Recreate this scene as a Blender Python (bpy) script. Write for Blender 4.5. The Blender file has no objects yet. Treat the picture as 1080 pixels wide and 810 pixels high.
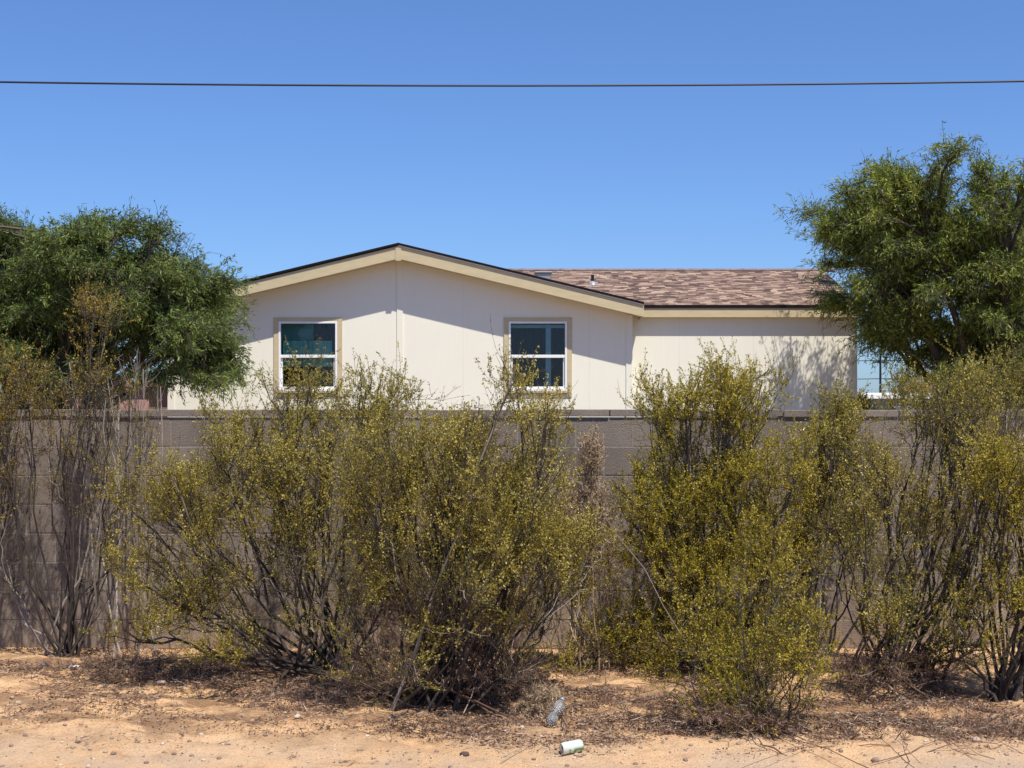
import bpy, math, random
import zlib
import numpy as np
from mathutils import Vector, noise as mnoise

random.seed(7)
rng = np.random.default_rng(11)
scene = bpy.context.scene
col = scene.collection
R = math.radians

# ------------------------------------------------------------------ camera
CAMH, F, HY = 1.65, 1500.0, 437.0
cam_d = bpy.data.cameras.new('camera')
cam = bpy.data.objects.new('camera', cam_d)
col.objects.link(cam)
cam.location = (0, 0, CAMH)
cam.rotation_euler = (R(90), 0, 0)
cam_d.sensor_width = 36
cam_d.lens = 36 * F / 1080
cam_d.shift_y = (HY - 405) / 1080
cam_d.clip_start = 0.1
cam_d.clip_end = 3000
scene.camera = cam

# ------------------------------------------------------------------ light
SUN_EL, SUN_AZ = 63.0, 153.0        # azimuth clockwise from +Y
w = bpy.data.worlds.new('World')
scene.world = w
w.use_nodes = True
nt = w.node_tree
nt.nodes.clear()
sky = nt.nodes.new('ShaderNodeTexSky')
sky.sky_type = 'NISHITA'
sky.sun_disc = False
sky.sun_elevation = R(SUN_EL)
sky.sun_rotation = R(SUN_AZ)
sky.altitude = 400
sky.air_density = 1.0
sky.dust_density = 0.9
sky.ozone_density = 3.0
bg = nt.nodes.new('ShaderNodeBackground')
bg.inputs['Strength'].default_value = 0.078
wo = nt.nodes.new('ShaderNodeOutputWorld')
tint = nt.nodes.new('ShaderNodeMix')          # the camera's rendition of a clear desert sky
tint.data_type = 'RGBA'; tint.blend_type = 'MULTIPLY'; tint.inputs[0].default_value = 1.0
tint.inputs[7].default_value = (0.86, 1.14, 1.62, 1)
nt.links.new(sky.outputs[0], tint.inputs[6])
nt.links.new(tint.outputs[2], bg.inputs[0])
nt.links.new(bg.outputs[0], wo.inputs[0])

sd = bpy.data.lights.new('sun', 'SUN')
sd.energy = 5.0
sd.angle = R(0.53)
sd.color = (1.0, 0.94, 0.82)
sun = bpy.data.objects.new('sun', sd)
col.objects.link(sun)
sv = Vector((math.sin(R(SUN_AZ)) * math.cos(R(SUN_EL)), math.cos(R(SUN_AZ)) * math.cos(R(SUN_EL)), math.sin(R(SUN_EL))))
sun.rotation_euler = (-sv).to_track_quat('-Z', 'Y').to_euler()
sun.location = (5, -5, 30)

scene.view_settings.view_transform = 'Standard'
scene.view_settings.look = 'None'
scene.view_settings.gamma = 1
scene.view_settings.use_curve_mapping = False
scene.view_settings.exposure = 0.24
scene.cycles.max_bounces = 6
scene.cycles.transparent_max_bounces = 12
scene.cycles.use_denoising = True

def depth_of(py):                    # distance of a ground point seen at image row py
    return F * CAMH / (py - HY)

def at(px, py, d):                   # point at distance d seen at photo pixel
    return np.array([(px - 540) / F * d, d, CAMH - (py - HY) / F * d])

# ------------------------------------------------------------------ helpers
def nodes_of(name):
    m = bpy.data.materials.new(name)
    m.use_nodes = True
    n = m.node_tree
    return m, n, n.nodes['Principled BSDF']

def N(n, t, **kw):
    x = n.nodes.new(t)
    for k, v in kw.items():
        setattr(x, k, v)
    return x

def mixc(n, fac, a, b, mode='MIX'):
    m = n.nodes.new('ShaderNodeMix')
    m.data_type = 'RGBA'
    m.blend_type = mode
    for sock, v in ((m.inputs[0], fac), (m.inputs[6], a), (m.inputs[7], b)):
        if hasattr(v, 'is_output'):
            n.links.new(v, sock)
        elif isinstance(v, (int, float)):
            sock.default_value = v
        else:
            sock.default_value = (*v, 1)
    return m.outputs[2]

def ramp(n, fac, stops):
    r = n.nodes.new('ShaderNodeValToRGB')
    n.links.new(fac, r.inputs[0])
    e = r.color_ramp.elements
    while len(e) < len(stops):
        e.new(0.5)
    for i, (p, c) in enumerate(stops):
        e[i].position = p
        e[i].color = (*c, 1) if not isinstance(c, (int, float)) else (c, c, c, 1)
    return r.outputs[0]

def noise_tex(n, scale, detail=4, vec=None, rough=0.55):
    t = n.nodes.new('ShaderNodeTexNoise')
    t.inputs['Scale'].default_value = scale
    t.inputs['Detail'].default_value = detail
    t.inputs['Roughness'].default_value = rough
    if vec is not None:
        n.links.new(vec, t.inputs['Vector'])
    return t.outputs[0]

def bump(n, bsdf, h, strength, dist=0.01):
    b = n.nodes.new('ShaderNodeBump')
    b.inputs['Strength'].default_value = strength
    b.inputs['Distance'].default_value = dist
    n.links.new(h, b.inputs['Height'])
    n.links.new(b.outputs[0], bsdf.inputs['Normal'])

def wpos(n, scale=None):
    g = n.nodes.new('ShaderNodeNewGeometry')
    if scale is None:
        return g.outputs['Position']
    m = n.nodes.new('ShaderNodeVectorMath')
    m.operation = 'MULTIPLY'
    m.inputs[1].default_value = scale
    n.links.new(g.outputs['Position'], m.inputs[0])
    return m.outputs[0]

def simple(name, c, rough=0.8, var=0.12, scale=6, bstr=0.0, bscale=60, stretch=None, metal=0, spec=0.5):
    m, n, b = nodes_of(name)
    v = wpos(n, stretch or (1, 1, 1))
    f = noise_tex(n, scale, 5, v)
    lo = tuple(x * (1 - var) for x in c)
    hi = tuple(min(1, x * (1 + var)) for x in c)
    n.links.new(ramp(n, f, [(0.3, lo), (0.7, hi)]), b.inputs['Base Color'])
    b.inputs['Roughness'].default_value = rough
    b.inputs['Metallic'].default_value = metal
    b.inputs['Specular IOR Level'].default_value = spec
    if bstr:
        bump(n, b, noise_tex(n, bscale, 4, v), bstr)
    return m

def link(name, me, mat=None, parent=None):
    o = bpy.data.objects.new(name, me)
    col.objects.link(o)
    if mat is not None:
        me.materials.append(mat)
    if parent is not None:
        o.parent = parent
    return o

def tag(o, label=None, cat=None, group=None, kind=None):
    if label: o['label'] = label
    if cat: o['category'] = cat
    if group: o['group'] = group
    if kind: o['kind'] = kind
    return o

def empty(name, loc=(0, 0, 0), **kw):
    o = bpy.data.objects.new(name, None)
    o.location = loc
    o.empty_display_size = 0.2
    col.objects.link(o)
    return tag(o, **kw)

def np_mesh(name, V, Q, uv=None, smooth=False):
    """V (n,3); Q (m,4) quads or (m,3) tris; uv per face (m,2) constant over the face"""
    me = bpy.data.meshes.new(name)
    V = np.ascontiguousarray(V, dtype=np.float32)
    Q = np.ascontiguousarray(Q, dtype=np.int32)
    k = Q.shape[1]
    me.vertices.add(len(V))
    me.vertices.foreach_set('co', V.ravel())
    me.loops.add(Q.size)
    me.loops.foreach_set('vertex_index', Q.ravel())
    me.polygons.add(len(Q))
    me.polygons.foreach_set('loop_start', np.arange(0, Q.size, k, dtype=np.int32))
    me.polygons.foreach_set('loop_total', np.full(len(Q), k, dtype=np.int32))
    if smooth:
        me.polygons.foreach_set('use_smooth', np.ones(len(Q), dtype=bool))
    if uv is not None:
        l = me.uv_layers.new(name='UVMap')
        l.data.foreach_set('uv', np.repeat(uv.astype(np.float32), k, axis=0).ravel())
    me.update(calc_edges=True)
    return me

class MB:
    """collects polygons of one mesh"""
    def __init__(s): s.v = []; s.f = []; s.uv = []
    def add(s, vs, fs, u=None):
        k = len(s.v)
        s.v += [tuple(p) for p in vs]
        s.f += [tuple(i + k for i in f) for f in fs]
        s.uv += [u] * len(fs)
        return s
    def box(s, x0, x1, y0, y1, z0, z1, u=None):
        vs = [(x0,y0,z0),(x1,y0,z0),(x1,y1,z0),(x0,y1,z0),(x0,y0,z1),(x1,y0,z1),(x1,y1,z1),(x0,y1,z1)]
        return s.add(vs, [(0,3,2,1),(4,5,6,7),(0,1,5,4),(1,2,6,5),(2,3,7,6),(3,0,4,7)], u)
    def prism_y(s, prof, y0, y1, u=None):
        """prof: list of (x,z), counter-clockwise as seen from the camera side (-y)"""
        n = len(prof)
        vs = [(x, y0, z) for x, z in prof] + [(x, y1, z) for x, z in prof]
        fs = [tuple(range(n)), tuple(range(2*n-1, n-1, -1))]
        fs += [((i+1) % n, i, i+n, (i+1) % n + n) for i in range(n)]
        return s.add(vs, fs, u)
    def prism_x(s, prof, x0, x1, u=None):
        """prof: list of (y,z)"""
        n = len(prof)
        vs = [(x0, y, z) for y, z in prof] + [(x1, y, z) for y, z in prof]
        fs = [tuple(range(n-1, -1, -1)), tuple(range(n, 2*n))]
        fs += [(i, (i+1) % n, (i+1) % n + n, i+n) for i in range(n)]
        return s.add(vs, fs, u)
    def tube(s, pts, rad, sides=8, cap=True):
        P = np.array(pts, float)[None]
        Rr = np.array(rad if hasattr(rad, '__len__') else [rad]*len(pts), float)[None]
        V, Q = tubes(P, Rr, sides)
        k = len(s.v)
        s.v += [tuple(p) for p in V]
        s.f += [tuple(int(i)+k for i in q) for q in Q]
        s.uv += [None]*len(Q)
        if cap:
            m = len(pts)
            s.f += [tuple(k + i for i in range(sides-1, -1, -1)), tuple(k+(m-1)*sides+i for i in range(sides))]
            s.uv += [None]*2
        return s
    def build(s, name, mat, parent=None, smooth=False, bevel=0):
        me = bpy.data.meshes.new(name)
        me.from_pydata(s.v, [], s.f)
        if any(u is not None for u in s.uv):
            l = me.uv_layers.new(name='UVMap')
            for p, u in zip(me.polygons, s.uv):
                for li in p.loop_indices:
                    l.data[li].uv = u or (0, 0)
        me.update()
        if smooth:
            for p in me.polygons: p.use_smooth = True
        o = link(name, me, mat, parent)
        if bevel:
            b = o.modifiers.new('bevel', 'BEVEL'); b.width = bevel; b.segments = 1; b.limit_method = 'ANGLE'
        return o

def tubes(P, Rr, sides=4):
    """P (n,m,3) paths, Rr (n,m) radii -> verts, quads"""
    n, m, _ = P.shape
    T = np.gradient(P, axis=1)
    T /= np.linalg.norm(T, axis=2, keepdims=True) + 1e-9
    ref = np.zeros_like(T); ref[..., 0] = 0.31; ref[..., 1] = 0.95
    A = np.cross(T, ref); A /= np.linalg.norm(A, axis=2, keepdims=True) + 1e-9
    B = np.cross(T, A)
    ang = np.arange(sides) * 2 * np.pi / sides
    V = P[:, :, None, :] + Rr[:, :, None, None] * (A[:, :, None, :] * np.cos(ang)[None, None, :, None] + B[:, :, None, :] * np.sin(ang)[None, None, :, None])
    idx = np.arange(n*m*sides).reshape(n, m, sides)
    nx = np.roll(idx, -1, axis=2)
    Q = np.stack([idx[:, :-1], nx[:, :-1], nx[:, 1:], idx[:, 1:]], axis=-1).reshape(-1, 4)
    return V.reshape(-1, 3), Q

def bez(a, c, b, m):
    """quadratic beziers, a,c,b (n,3) -> (n,m,3)"""
    t = np.linspace(0, 1, m)[None, :, None]
    return (1-t)**2*a[:, None] + 2*t*(1-t)*c[:, None] + t*t*b[:, None]

def kmeans(X, k, it=7):
    k = min(k, len(X))
    C = X[rng.choice(len(X), k, replace=False)]
    for _ in range(it):
        d = ((X[:, None] - C[None])**2).sum(-1)
        lab = d.argmin(1)
        for j in range(k):
            s = X[lab == j]
            if len(s): C[j] = s.mean(0)
    return lab, C

# ------------------------------------------------------------------ plant generator
def reseed(t):
    global rng
    rng = np.random.default_rng(zlib.crc32(t.encode()))

def leaf_quads(P, D, L, W, up=0.0):
    """diamond leaves at P heading D"""
    n = len(P)
    D = D / (np.linalg.norm(D, axis=1, keepdims=True) + 1e-9)
    S = np.cross(D, rng.normal(size=(n, 3)))
    S /= np.linalg.norm(S, axis=1, keepdims=True) + 1e-9
    L = L[:, None]; W = W[:, None]
    V = np.stack([P, P + D*L*0.5 + S*W, P + D*L, P + D*L*0.5 - S*W], axis=1).reshape(-1, 3)
    Q = np.arange(4*n).reshape(-1, 4)
    return V, Q

def sample_blobs(blobs, n, depth, thick, zmin=0.12):
    """blobs in photo pixels: (cx, cy, rx, ry, weight[, depth offset])"""
    out = []
    W = np.array([b[2]*b[3]*b[4] for b in blobs], float); W /= W.sum()
    for b, w_ in zip(blobs, W):
        k = int(n*w_) + 1
        off = b[5] if len(b) > 5 else 0.0
        u = rng.normal(size=(k*2, 3)); u /= np.linalg.norm(u, axis=1, keepdims=True)
        r = rng.random(k*2)**(1/2.4)
        u *= r[:, None]
        u = u[:k]
        d = depth + off + u[:, 1]*thick
        px = b[0] + u[:, 0]*b[2]; py = b[1] + u[:, 2]*b[3]
        dd = depth + off
        out.append(np.stack([(px-540)/F*dd, d, CAMH-(py-HY)/F*dd], 1))
    P = np.concatenate(out)
    return P[P[:, 2] > zmin]

def clumped(blobs, n, depth, thick, per, sig, zmin):
    C = sample_blobs(blobs, max(8, int(n/per)), depth, thick, zmin)
    sz = 0.5 + 1.0*rng.random(len(C))
    cnt = np.maximum(2, (per*sz**1.5*(n/per)/max(1, (sz**1.5).sum())).astype(int))
    idx = np.repeat(np.arange(len(C)), cnt)
    P = C[idx] + rng.normal(size=(len(idx), 3))*np.array(sig)*sz[idx][:, None]
    k = P[:, 2] > zmin
    return P[k]

def grow(base, tips, k0, per1, r0, r1, r2, base_jit=0.08, curve=(0.6, 0.42), wig=0.03, m0=10, up1=0.25, sides0=6):
    """three orders of branches from base to every tip; returns wood verts/quads/uv and twig paths"""
    base = np.array(base, float)
    lab, C = kmeans(tips, k0)
    VV, QQ, UU = [], [], []
    def put(P, Rr, sides, pale):
        nonlocal VV, QQ, UU
        V, Q = tubes(P, Rr, sides)
        k = sum(len(v) for v in VV)
        VV.append(V); QQ.append(Q + k)
        f = (P.shape[1]-1)*sides
        UU.append(np.stack([np.repeat(pale, f), np.repeat(rng.random(len(P)), f)], 1))
    twigs = []; seconds = []
    for j in range(len(C)):
        T = tips[lab == j]
        if not len(T): continue
        b = base + np.array([rng.normal()*base_jit, rng.normal()*base_jit, 0.0])
        b[2] = base[2] - 0.03
        far = T[((T-b)**2).sum(1).argmax()]
        c = 0.6*C[j] + 0.4*far
        ctrl = b + (c-b)*np.array([curve[0], curve[0], curve[1]]) + rng.normal(size=3)*wig*2
        P = bez(b[None], ctrl[None], c[None], m0)
        wob = rng.normal(size=P.shape)*wig; wob[:, 0] = 0; 
        wob = (wob + np.roll(wob, 1, 1) )*0.5; wob[:, 0] = 0
        P = P + wob
        L = np.linalg.norm(c-b)
        rr = r0*(0.7+0.6*rng.random())*np.linspace(1, 0.38, m0)
        put(P, rr[None], sides0, np.array([rng.random()]))
        k1 = max(1, int(round(len(T)/per1)))
        l1, C1 = kmeans(T, k1, 5)
        for q in range(len(C1)):
            t2 = T[l1 == q]
            if not len(t2): continue
            e = C1[q]*0.75 + t2[((t2-b)**2).sum(1).argmax()]*0.25
            cand = P[0, int(m0*0.3):]
            dist = np.linalg.norm(cand-e, axis=1) + 0.35*np.maximum(0, cand[:, 2]-e[2]+0.1)
            i = dist.argmin(); a = cand[i]
            ii = int(m0*0.3)+i
            # step back along the stem so that the branch leaves forward
            back = max(1, ii-rng.integers(1, 4)); a = P[0, back]
            tan = P[0, min(back+1, m0-1)]-P[0, back-1]; tan /= np.linalg.norm(tan)+1e-9
            ln = np.linalg.norm(e-a)
            ct = a + tan*ln*0.35 + (e-a)*0.25 + rng.normal(size=3)*wig
            P1 = bez(a[None], ct[None], e[None], 7)
            ww = rng.normal(size=P1.shape)*wig*0.4; ww[:, 0] = 0
            P1 = P1 + ww
            ra = min(r1, rr[back]*0.7)
            put(P1, (ra*np.linspace(1, 0.5, 7))[None], 4, np.array([rng.random()]))
            seconds.append(P1[0])
            # twigs
            di = ((P1[0][None, 1:] - t2[:, None])**2).sum(-1)
            ai = np.maximum(1, di.argmin(1)+1-rng.integers(0, 3, len(t2)))
            A = P1[0][ai]
            v = t2-A
            ct2 = A + v*0.5 + np.array([0, 0, -up1])*np.linalg.norm(v, axis=1, keepdims=True) + rng.normal(size=v.shape)*wig*0.4
            twigs.append(bez(A, ct2, t2, 5))
    TW = np.concatenate(twigs)
    put(TW, np.repeat((r2*np.linspace(1, 0.45, 5))[None], len(TW), 0), 3, rng.random(len(TW)))
    return np.concatenate(VV), np.concatenate(QQ), np.concatenate(UU), TW, np.array(seconds)

def twig_points(TW, per, t0, t1):
    n, m, _ = TW.shape
    t = (t0 + (t1-t0)*rng.random((n, per)))*(m-1)
    i = np.minimum(t.astype(int), m-2); f = (t-i)[..., None]
    rows = np.arange(n)[:, None]
    P = TW[rows, i]*(1-f) + TW[rows, i+1]*f
    D = TW[rows, i+1]-TW[rows, i]
    return P.reshape(-1, 3), D.reshape(-1, 3), np.repeat(np.arange(n), per)

# ------------------------------------------------------------------ plant materials
def leaf_material(name, stops, trans=0.35, rough=0.55, patch=None):
    m, n, b = nodes_of(name)
    uv = N(n, 'ShaderNodeUVMap').outputs[0]
    sep = N(n, 'ShaderNodeSeparateXYZ'); n.links.new(uv, sep.inputs[0])
    f = noise_tex(n, 3.0, 2, wpos(n))
    mm = N(n, 'ShaderNodeMath', operation='MULTIPLY_ADD')
    n.links.new(f, mm.inputs[0]); mm.inputs[1].default_value = 0.9; mm.inputs[2].default_value = -0.45
    ad = N(n, 'ShaderNodeMath', operation='ADD'); n.links.new(mm.outputs[0], ad.inputs[0]); n.links.new(sep.outputs[0], ad.inputs[1])
    c = ramp(n, ad.outputs[0], stops)
    n.links.new(c, b.inputs['Base Color'])
    b.inputs['Roughness'].default_value = rough
    b.inputs['Specular IOR Level'].default_value = 0.35
    tr = N(n, 'ShaderNodeBsdfTranslucent')
    n.links.new(mixc(n, 1.0, c, (1.0, 1.0, 0.55), 'MULTIPLY'), tr.inputs[0])
    mx = N(n, 'ShaderNodeMixShader'); mx.inputs[0].default_value = trans
    n.links.new(b.outputs[0], mx.inputs[1]); n.links.new(tr.outputs[0], mx.inputs[2])
    n.links.new(mx.outputs[0], n.nodes['Material Output'].inputs[0])
    return m

def wood_material(name, dark, mid, pale, pale_at=0.86):
    m, n, b = nodes_of(name)
    uv = N(n, 'ShaderNodeUVMap').outputs[0]
    sep = N(n, 'ShaderNodeSeparateXYZ'); n.links.new(uv, sep.inputs[0])
    c = ramp(n, sep.outputs[0], [(0.0, dark), (pale_at-0.08, mid), (pale_at, pale), (1.0, pale)])
    f = noise_tex(n, 25, 4, wpos(n))
    c2 = mixc(n, 0.6, c, ramp(n, f, [(0.3, (0.5, 0.5, 0.5)), (0.7, (1, 1, 1))]), 'MULTIPLY')
    n.links.new(c2, b.inputs['Base Color'])
    b.inputs['Roughness'].default_value = 0.85
    bump(n, b, f, 0.4, 0.004)
    return m

LEAF_OLIVE = leaf_material('creosote_leaf', [(0.0, (0.105, 0.082, 0.012)), (0.45, (0.265, 0.212, 0.03)), (0.8, (0.49, 0.40, 0.07)), (1.0, (0.66, 0.57, 0.22))])
LEAF_GREEN = leaf_material('creosote_leaf_green', [(0.0, (0.11, 0.092, 0.008)), (0.45, (0.285, 0.233, 0.018)), (0.8, (0.49, 0.39, 0.035)), (1.0, (0.62, 0.51, 0.12))])
LEAF_RUST = leaf_material('creosote_leaf_rust', [(0.0, (0.12, 0.095, 0.02)), (0.45, (0.25, 0.18, 0.03)), (0.8, (0.44, 0.30, 0.04)), (1.0, (0.58, 0.43, 0.06))])
LEAF_MESQ_A = leaf_material('mesquite_leaf', [(0.0, (0.05, 0.085, 0.025)), (0.45, (0.12, 0.175, 0.042)), (0.8, (0.25, 0.315, 0.07)), (1.0, (0.44, 0.49, 0.13))], trans=0.4)
LEAF_MESQ_B = leaf_material('mesquite_leaf_yellowish', [(0.0, (0.06, 0.09, 0.018)), (0.45, (0.165, 0.215, 0.035)), (0.8, (0.34, 0.385, 0.065)), (1.0, (0.55, 0.56, 0.12))], trans=0.4)
WOOD = wood_material('creosote_stem', (0.032, 0.024, 0.020), (0.075, 0.055, 0.045), (0.32, 0.27, 0.235), 0.92)
WOOD_PALE = wood_material('bleached_stem', (0.10, 0.08, 0.065), (0.24, 0.19, 0.16), (0.45, 0.39, 0.34), 0.6)
DRY = wood_material('dry_straw', (0.20, 0.125, 0.07), (0.40, 0.27, 0.16), (0.58, 0.45, 0.30), 0.6)
DRY_BROWN = wood_material('dead_twig', (0.115, 0.062, 0.038), (0.27, 0.155, 0.10), (0.44, 0.33, 0.24), 0.82)
TWIG = wood_material('olive_twig', (0.10, 0.085, 0.035), (0.17, 0.14, 0.06), (0.3, 0.25, 0.15), 0.9)
BARK = wood_material('tree_bark', (0.05, 0.04, 0.032), (0.10, 0.08, 0.06), (0.14, 0.11, 0.09), 0.9)

def shrub(label, base_px, blobs, n, leaf=LEAF_OLIVE, k0=16, per1=11, thick=0.5, per_leaf=24, r0=0.014, wood=WOOD,
          depth=None, lsize=0.016, group='creosote bushes along the wall', jit=0.09, t0=0.25, name='creosote_bush', cat='bush', curve=(0.6, 0.42), extra=None, dens=1.0, bare=0.0, lush=0.0, bare_to=0.9):
    reseed(label)
    d = depth or depth_of(base_px[1])
    b = np.array([(base_px[0]-540)/F*d, d, 0.0])
    b[2] = ground_z(b[0], b[1])
    n = int(n*1.15*dens); lsize *= 0.86; per_leaf = int(per_leaf*1.45)
    tips = clumped(blobs, n, d, thick, 11, (0.060, 0.060, 0.055), 0.1)
    tips[:, 2] -= 0.055
    tips = tips[tips[:, 2] > 0.06]
    V, Q, U, TW, SE = grow(b, tips, int(k0*1.25), per1*0.85, r0*0.68, r0*0.30, 0.0019, base_jit=jit, curve=curve)
    o = empty(name, b, label=label, cat=cat, group=group)
    if extra:
        for pts, r in extra:
            P = np.array(pts, float)[None]
            V2, Q2 = tubes(P, np.linspace(r, r*0.4, P.shape[1])[None], 6)
            Q = np.concatenate([Q, Q2+len(V)]); V = np.concatenate([V, V2])
            U = np.concatenate([U, np.tile([[0.99, 0.5]], (len(Q2), 1))])
    link('stems', np_mesh('stems', V-b, Q, U, smooth=True), wood, o)
    # leafy shoots at the end of every twig
    ns = 2
    S0, SD, sr = twig_points(TW, ns, 0.35, 1.0)
    SD = SD/(np.linalg.norm(SD, axis=1, keepdims=True)+1e-9)
    sd_ = SD*0.7 + rng.normal(size=S0.shape)*0.42 + np.array([0, 0, 0.45])
    sd_ /= np.linalg.norm(sd_, axis=1, keepdims=True)
    sl = (0.05+0.13*rng.random(len(S0))**1.5)[:, None]
    S2 = S0+sd_*sl + np.array([0, 0, 0.02])
    SH_ = bez(S0, (S0+S2)/2+rng.normal(size=S0.shape)*0.01, S2, 4)
    V3, Q3 = tubes(SH_, np.repeat(np.array([[0.0012, 0.001, 0.0009, 0.0007]]), len(SH_), 0), 3)
    link('twigs', np_mesh('twigs', V3-b, Q3, np.tile([[0.5, 0.5]], (len(Q3), 1))), TWIG, o)
    # leafy and bare patches
    nz = np.array([mnoise.noise(Vector(t_)*3.2+Vector((b[0], 0, 5))) for t_ in TW[:, -1]])
    hgt = np.clip((TW[:, -1, 2]-b[2])/bare_to, 0, 1)**1.5
    tone = np.clip(0.5+1.5*nz+0.20*rng.normal(size=len(TW)), 0, 1)
    tone = np.clip(tone + lush - bare*(1-hgt), 0, 1)
    A1 = twig_points(SH_, int(per_leaf*0.85), 0.05, 1.0)
    A2 = twig_points(TW, int(per_leaf*0.35), t0, 1.0)
    P1 = np.concatenate([A1[0], A2[0]]); D1 = np.concatenate([A1[1], A2[1]]); r1_ = np.concatenate([sr[A1[2]], A2[2]])
    keep = rng.random(len(P1)) < (0.05+1.1*tone[r1_])
    P1, D1, r1_ = P1[keep], D1[keep], r1_[keep]
    D1 = D1/(np.linalg.norm(D1, axis=1, keepdims=True)+1e-9)
    n1 = len(P1)
    P1 = P1 + rng.normal(size=(n1, 3))*0.005
    dirs = D1*0.7 + rng.normal(size=(n1, 3))*0.55 + np.array([0, 0, 0.2])
    Vl, Ql = leaf_quads(P1, dirs, lsize*(0.6+0.7*rng.random(n1)), lsize*0.27*(0.7+0.6*rng.random(n1)))
    u = np.clip(0.30*tone[r1_] + 0.62*rng.random(n1)+0.06, 0, 1)
    link('foliage', np_mesh('foliage', Vl-b, Ql, np.stack([u, tone[r1_]], 1)), leaf, o)
    return o

def mesquite(label, base, blobs, n, depth, thick, leaf, k0=10, per=26, lsize=0.075):
    b = np.array(base, float)
    reseed(label)
    blobs = [(q_[0], q_[1]+7, q_[2]*0.90, q_[3]*0.88, *q_[4:]) for q_ in blobs]
    tips = clumped(blobs, n, depth, thick, 34, (0.17, 0.17, 0.075), 0.8)
    # branches keep clear of the house
    inside = (tips[:, 1] > 22.55) & (tips[:, 0] > XL-0.3) & (tips[:, 0] < WXR+0.2) & (tips[:, 2] < 4.1)
    tips = tips[~inside]
    V, Q, U, TW, SE = grow(b + np.array([0, 0, 0.55]), tips, k0, 28, 0.09, 0.03, 0.006, base_jit=0.06, curve=(0.45, 0.62), wig=0.06, m0=12, up1=-0.2, sides0=8)
    o = empty('mesquite_tree', b, label=label, cat='tree', group='mesquite trees between the wall and the house')
    tr = MB().tube([(0, 0, -0.1), (0.03, 0.0, 0.25), (0.0, 0.02, 0.62)], [0.24, 0.17, 0.15], 12)
    tb = tr.build('trunk', BARK, o, smooth=True)
    link('branches', np_mesh('branches', V-b, Q, U, smooth=True), BARK, o)
    # drooping feathery shoots
    S0, SD, sr = twig_points(TW, 2, 0.5, 1.0)
    out = S0 - tips.mean(0); out[:, 2] += 0.4; out /= np.linalg.norm(out, axis=1, keepdims=True)+1e-9
    sd_ = out*0.7 + rng.normal(size=S0.shape)*0.55; sd_ /= np.linalg.norm(sd_, axis=1, keepdims=True)
    sl = (0.12+0.30*rng.random(len(S0))**1.6)[:, None]
    SH_ = bez(S0, S0+sd_*sl*0.6+np.array([0, 0, 0.05]), S0+sd_*sl+np.array([0, 0, -0.05]), 5)
    V3, Q3 = tubes(SH_, np.repeat(np.array([[0.004, 0.003, 0.003, 0.002, 0.002]]), len(SH_), 0), 3)
    link('twigs', np_mesh('twigs', V3-b, Q3, np.tile([[0.5, 0.5]], (len(Q3), 1))), BARK, o)
    nz = np.array([mnoise.noise(Vector(t_)*1.7+Vector((b[0], 0, 5))) for t_ in TW[:, -1]])
    tone = np.clip(0.5+0.8*nz+0.25*rng.normal(size=len(TW)), 0, 1)
    A1 = twig_points(SH_, int(per*0.42), 0.0, 1.0)
    A2 = twig_points(TW, int(per*0.35), 0.1, 1.0)
    P1 = np.concatenate([A1[0], A2[0]]); D1 = np.concatenate([A1[1], A2[1]]); r1_ = np.concatenate([sr[A1[2]], A2[2]])
    keep = rng.random(len(P1)) < (0.25+0.85*tone[r1_])
    P1, D1, r1_ = P1[keep], D1[keep], r1_[keep]
    n1 = len(P1)
    D1 = D1/(np.linalg.norm(D1, axis=1, keepdims=True)+1e-9)
    P1 = P1 + rng.normal(size=(n1, 3))*0.018
    dirs = D1*0.75 + rng.normal(size=(n1, 3))*0.55 + np.array([0, 0, -0.18])
    Vl, Ql = leaf_quads(P1, dirs, lsize*(0.5+0.9*rng.random(n1)), lsize*0.10*(0.7+0.7*rng.random(n1)))
    u = np.clip(0.40*tone[r1_] + 0.55*rng.random(n1), 0, 1)
    link('crown', np_mesh('crown', Vl-b, Ql, np.stack([u, tone[r1_]], 1)), leaf, o)
    return o

# ------------------------------------------------------------------ ground
def ground_z(x, y):
    z = 0.0
    if abs(x) < 14 and 3 < y < 14:
        z += 0.030*mnoise.noise(Vector((x*0.7, y*0.9, 3.1)))
        a = max(0.0, min(1.0, (y-6.7)/0.6))*max(0.0, min(1.0, (9.9-y)/0.7))
        z += a*(0.045 + 0.05*mnoise.noise(Vector((x*1.3, y*2.1, 0.4))) + 0.034*mnoise.noise(Vector((x*4, y*6, 1.0))) + 0.020*mnoise.noise(Vector((x*12, y*14, 7.0))))
        z += 0.006*mnoise.noise(Vector((x*6, y*8, 9.0)))
        f = min(1.0, (14-abs(x))/3, (14-y)/2, (y-3)/1.0)
        z *= f
    return z

def axis(fine0, fine1, step, far):
    a = list(np.arange(fine0, fine1, step))
    lo, s = fine0, step
    left = []
    while lo > -far:
        s *= 1.35; lo -= s; left.append(lo)
    hi, s = a[-1], step
    right = []
    while hi < far:
        s *= 1.35; hi += s; right.append(hi)
    return np.array(left[::-1] + a + right)

gx = axis(-5, 5, 0.035, 1500)
gy = axis(6.0, 10.2, 0.03, 1500)
GX, GY = np.meshgrid(gx, gy, indexing='ij')
GZ = np.array([ground_z(x, y) for x, y in zip(GX.ravel(), GY.ravel())])
V = np.stack([GX.ravel(), GY.ravel(), GZ], 1)
ii = np.arange(len(gx)*len(gy)).reshape(len(gx), len(gy))
Q = np.stack([ii[:-1, :-1], ii[1:, :-1], ii[1:, 1:], ii[:-1, 1:]], -1).reshape(-1, 4)

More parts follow.
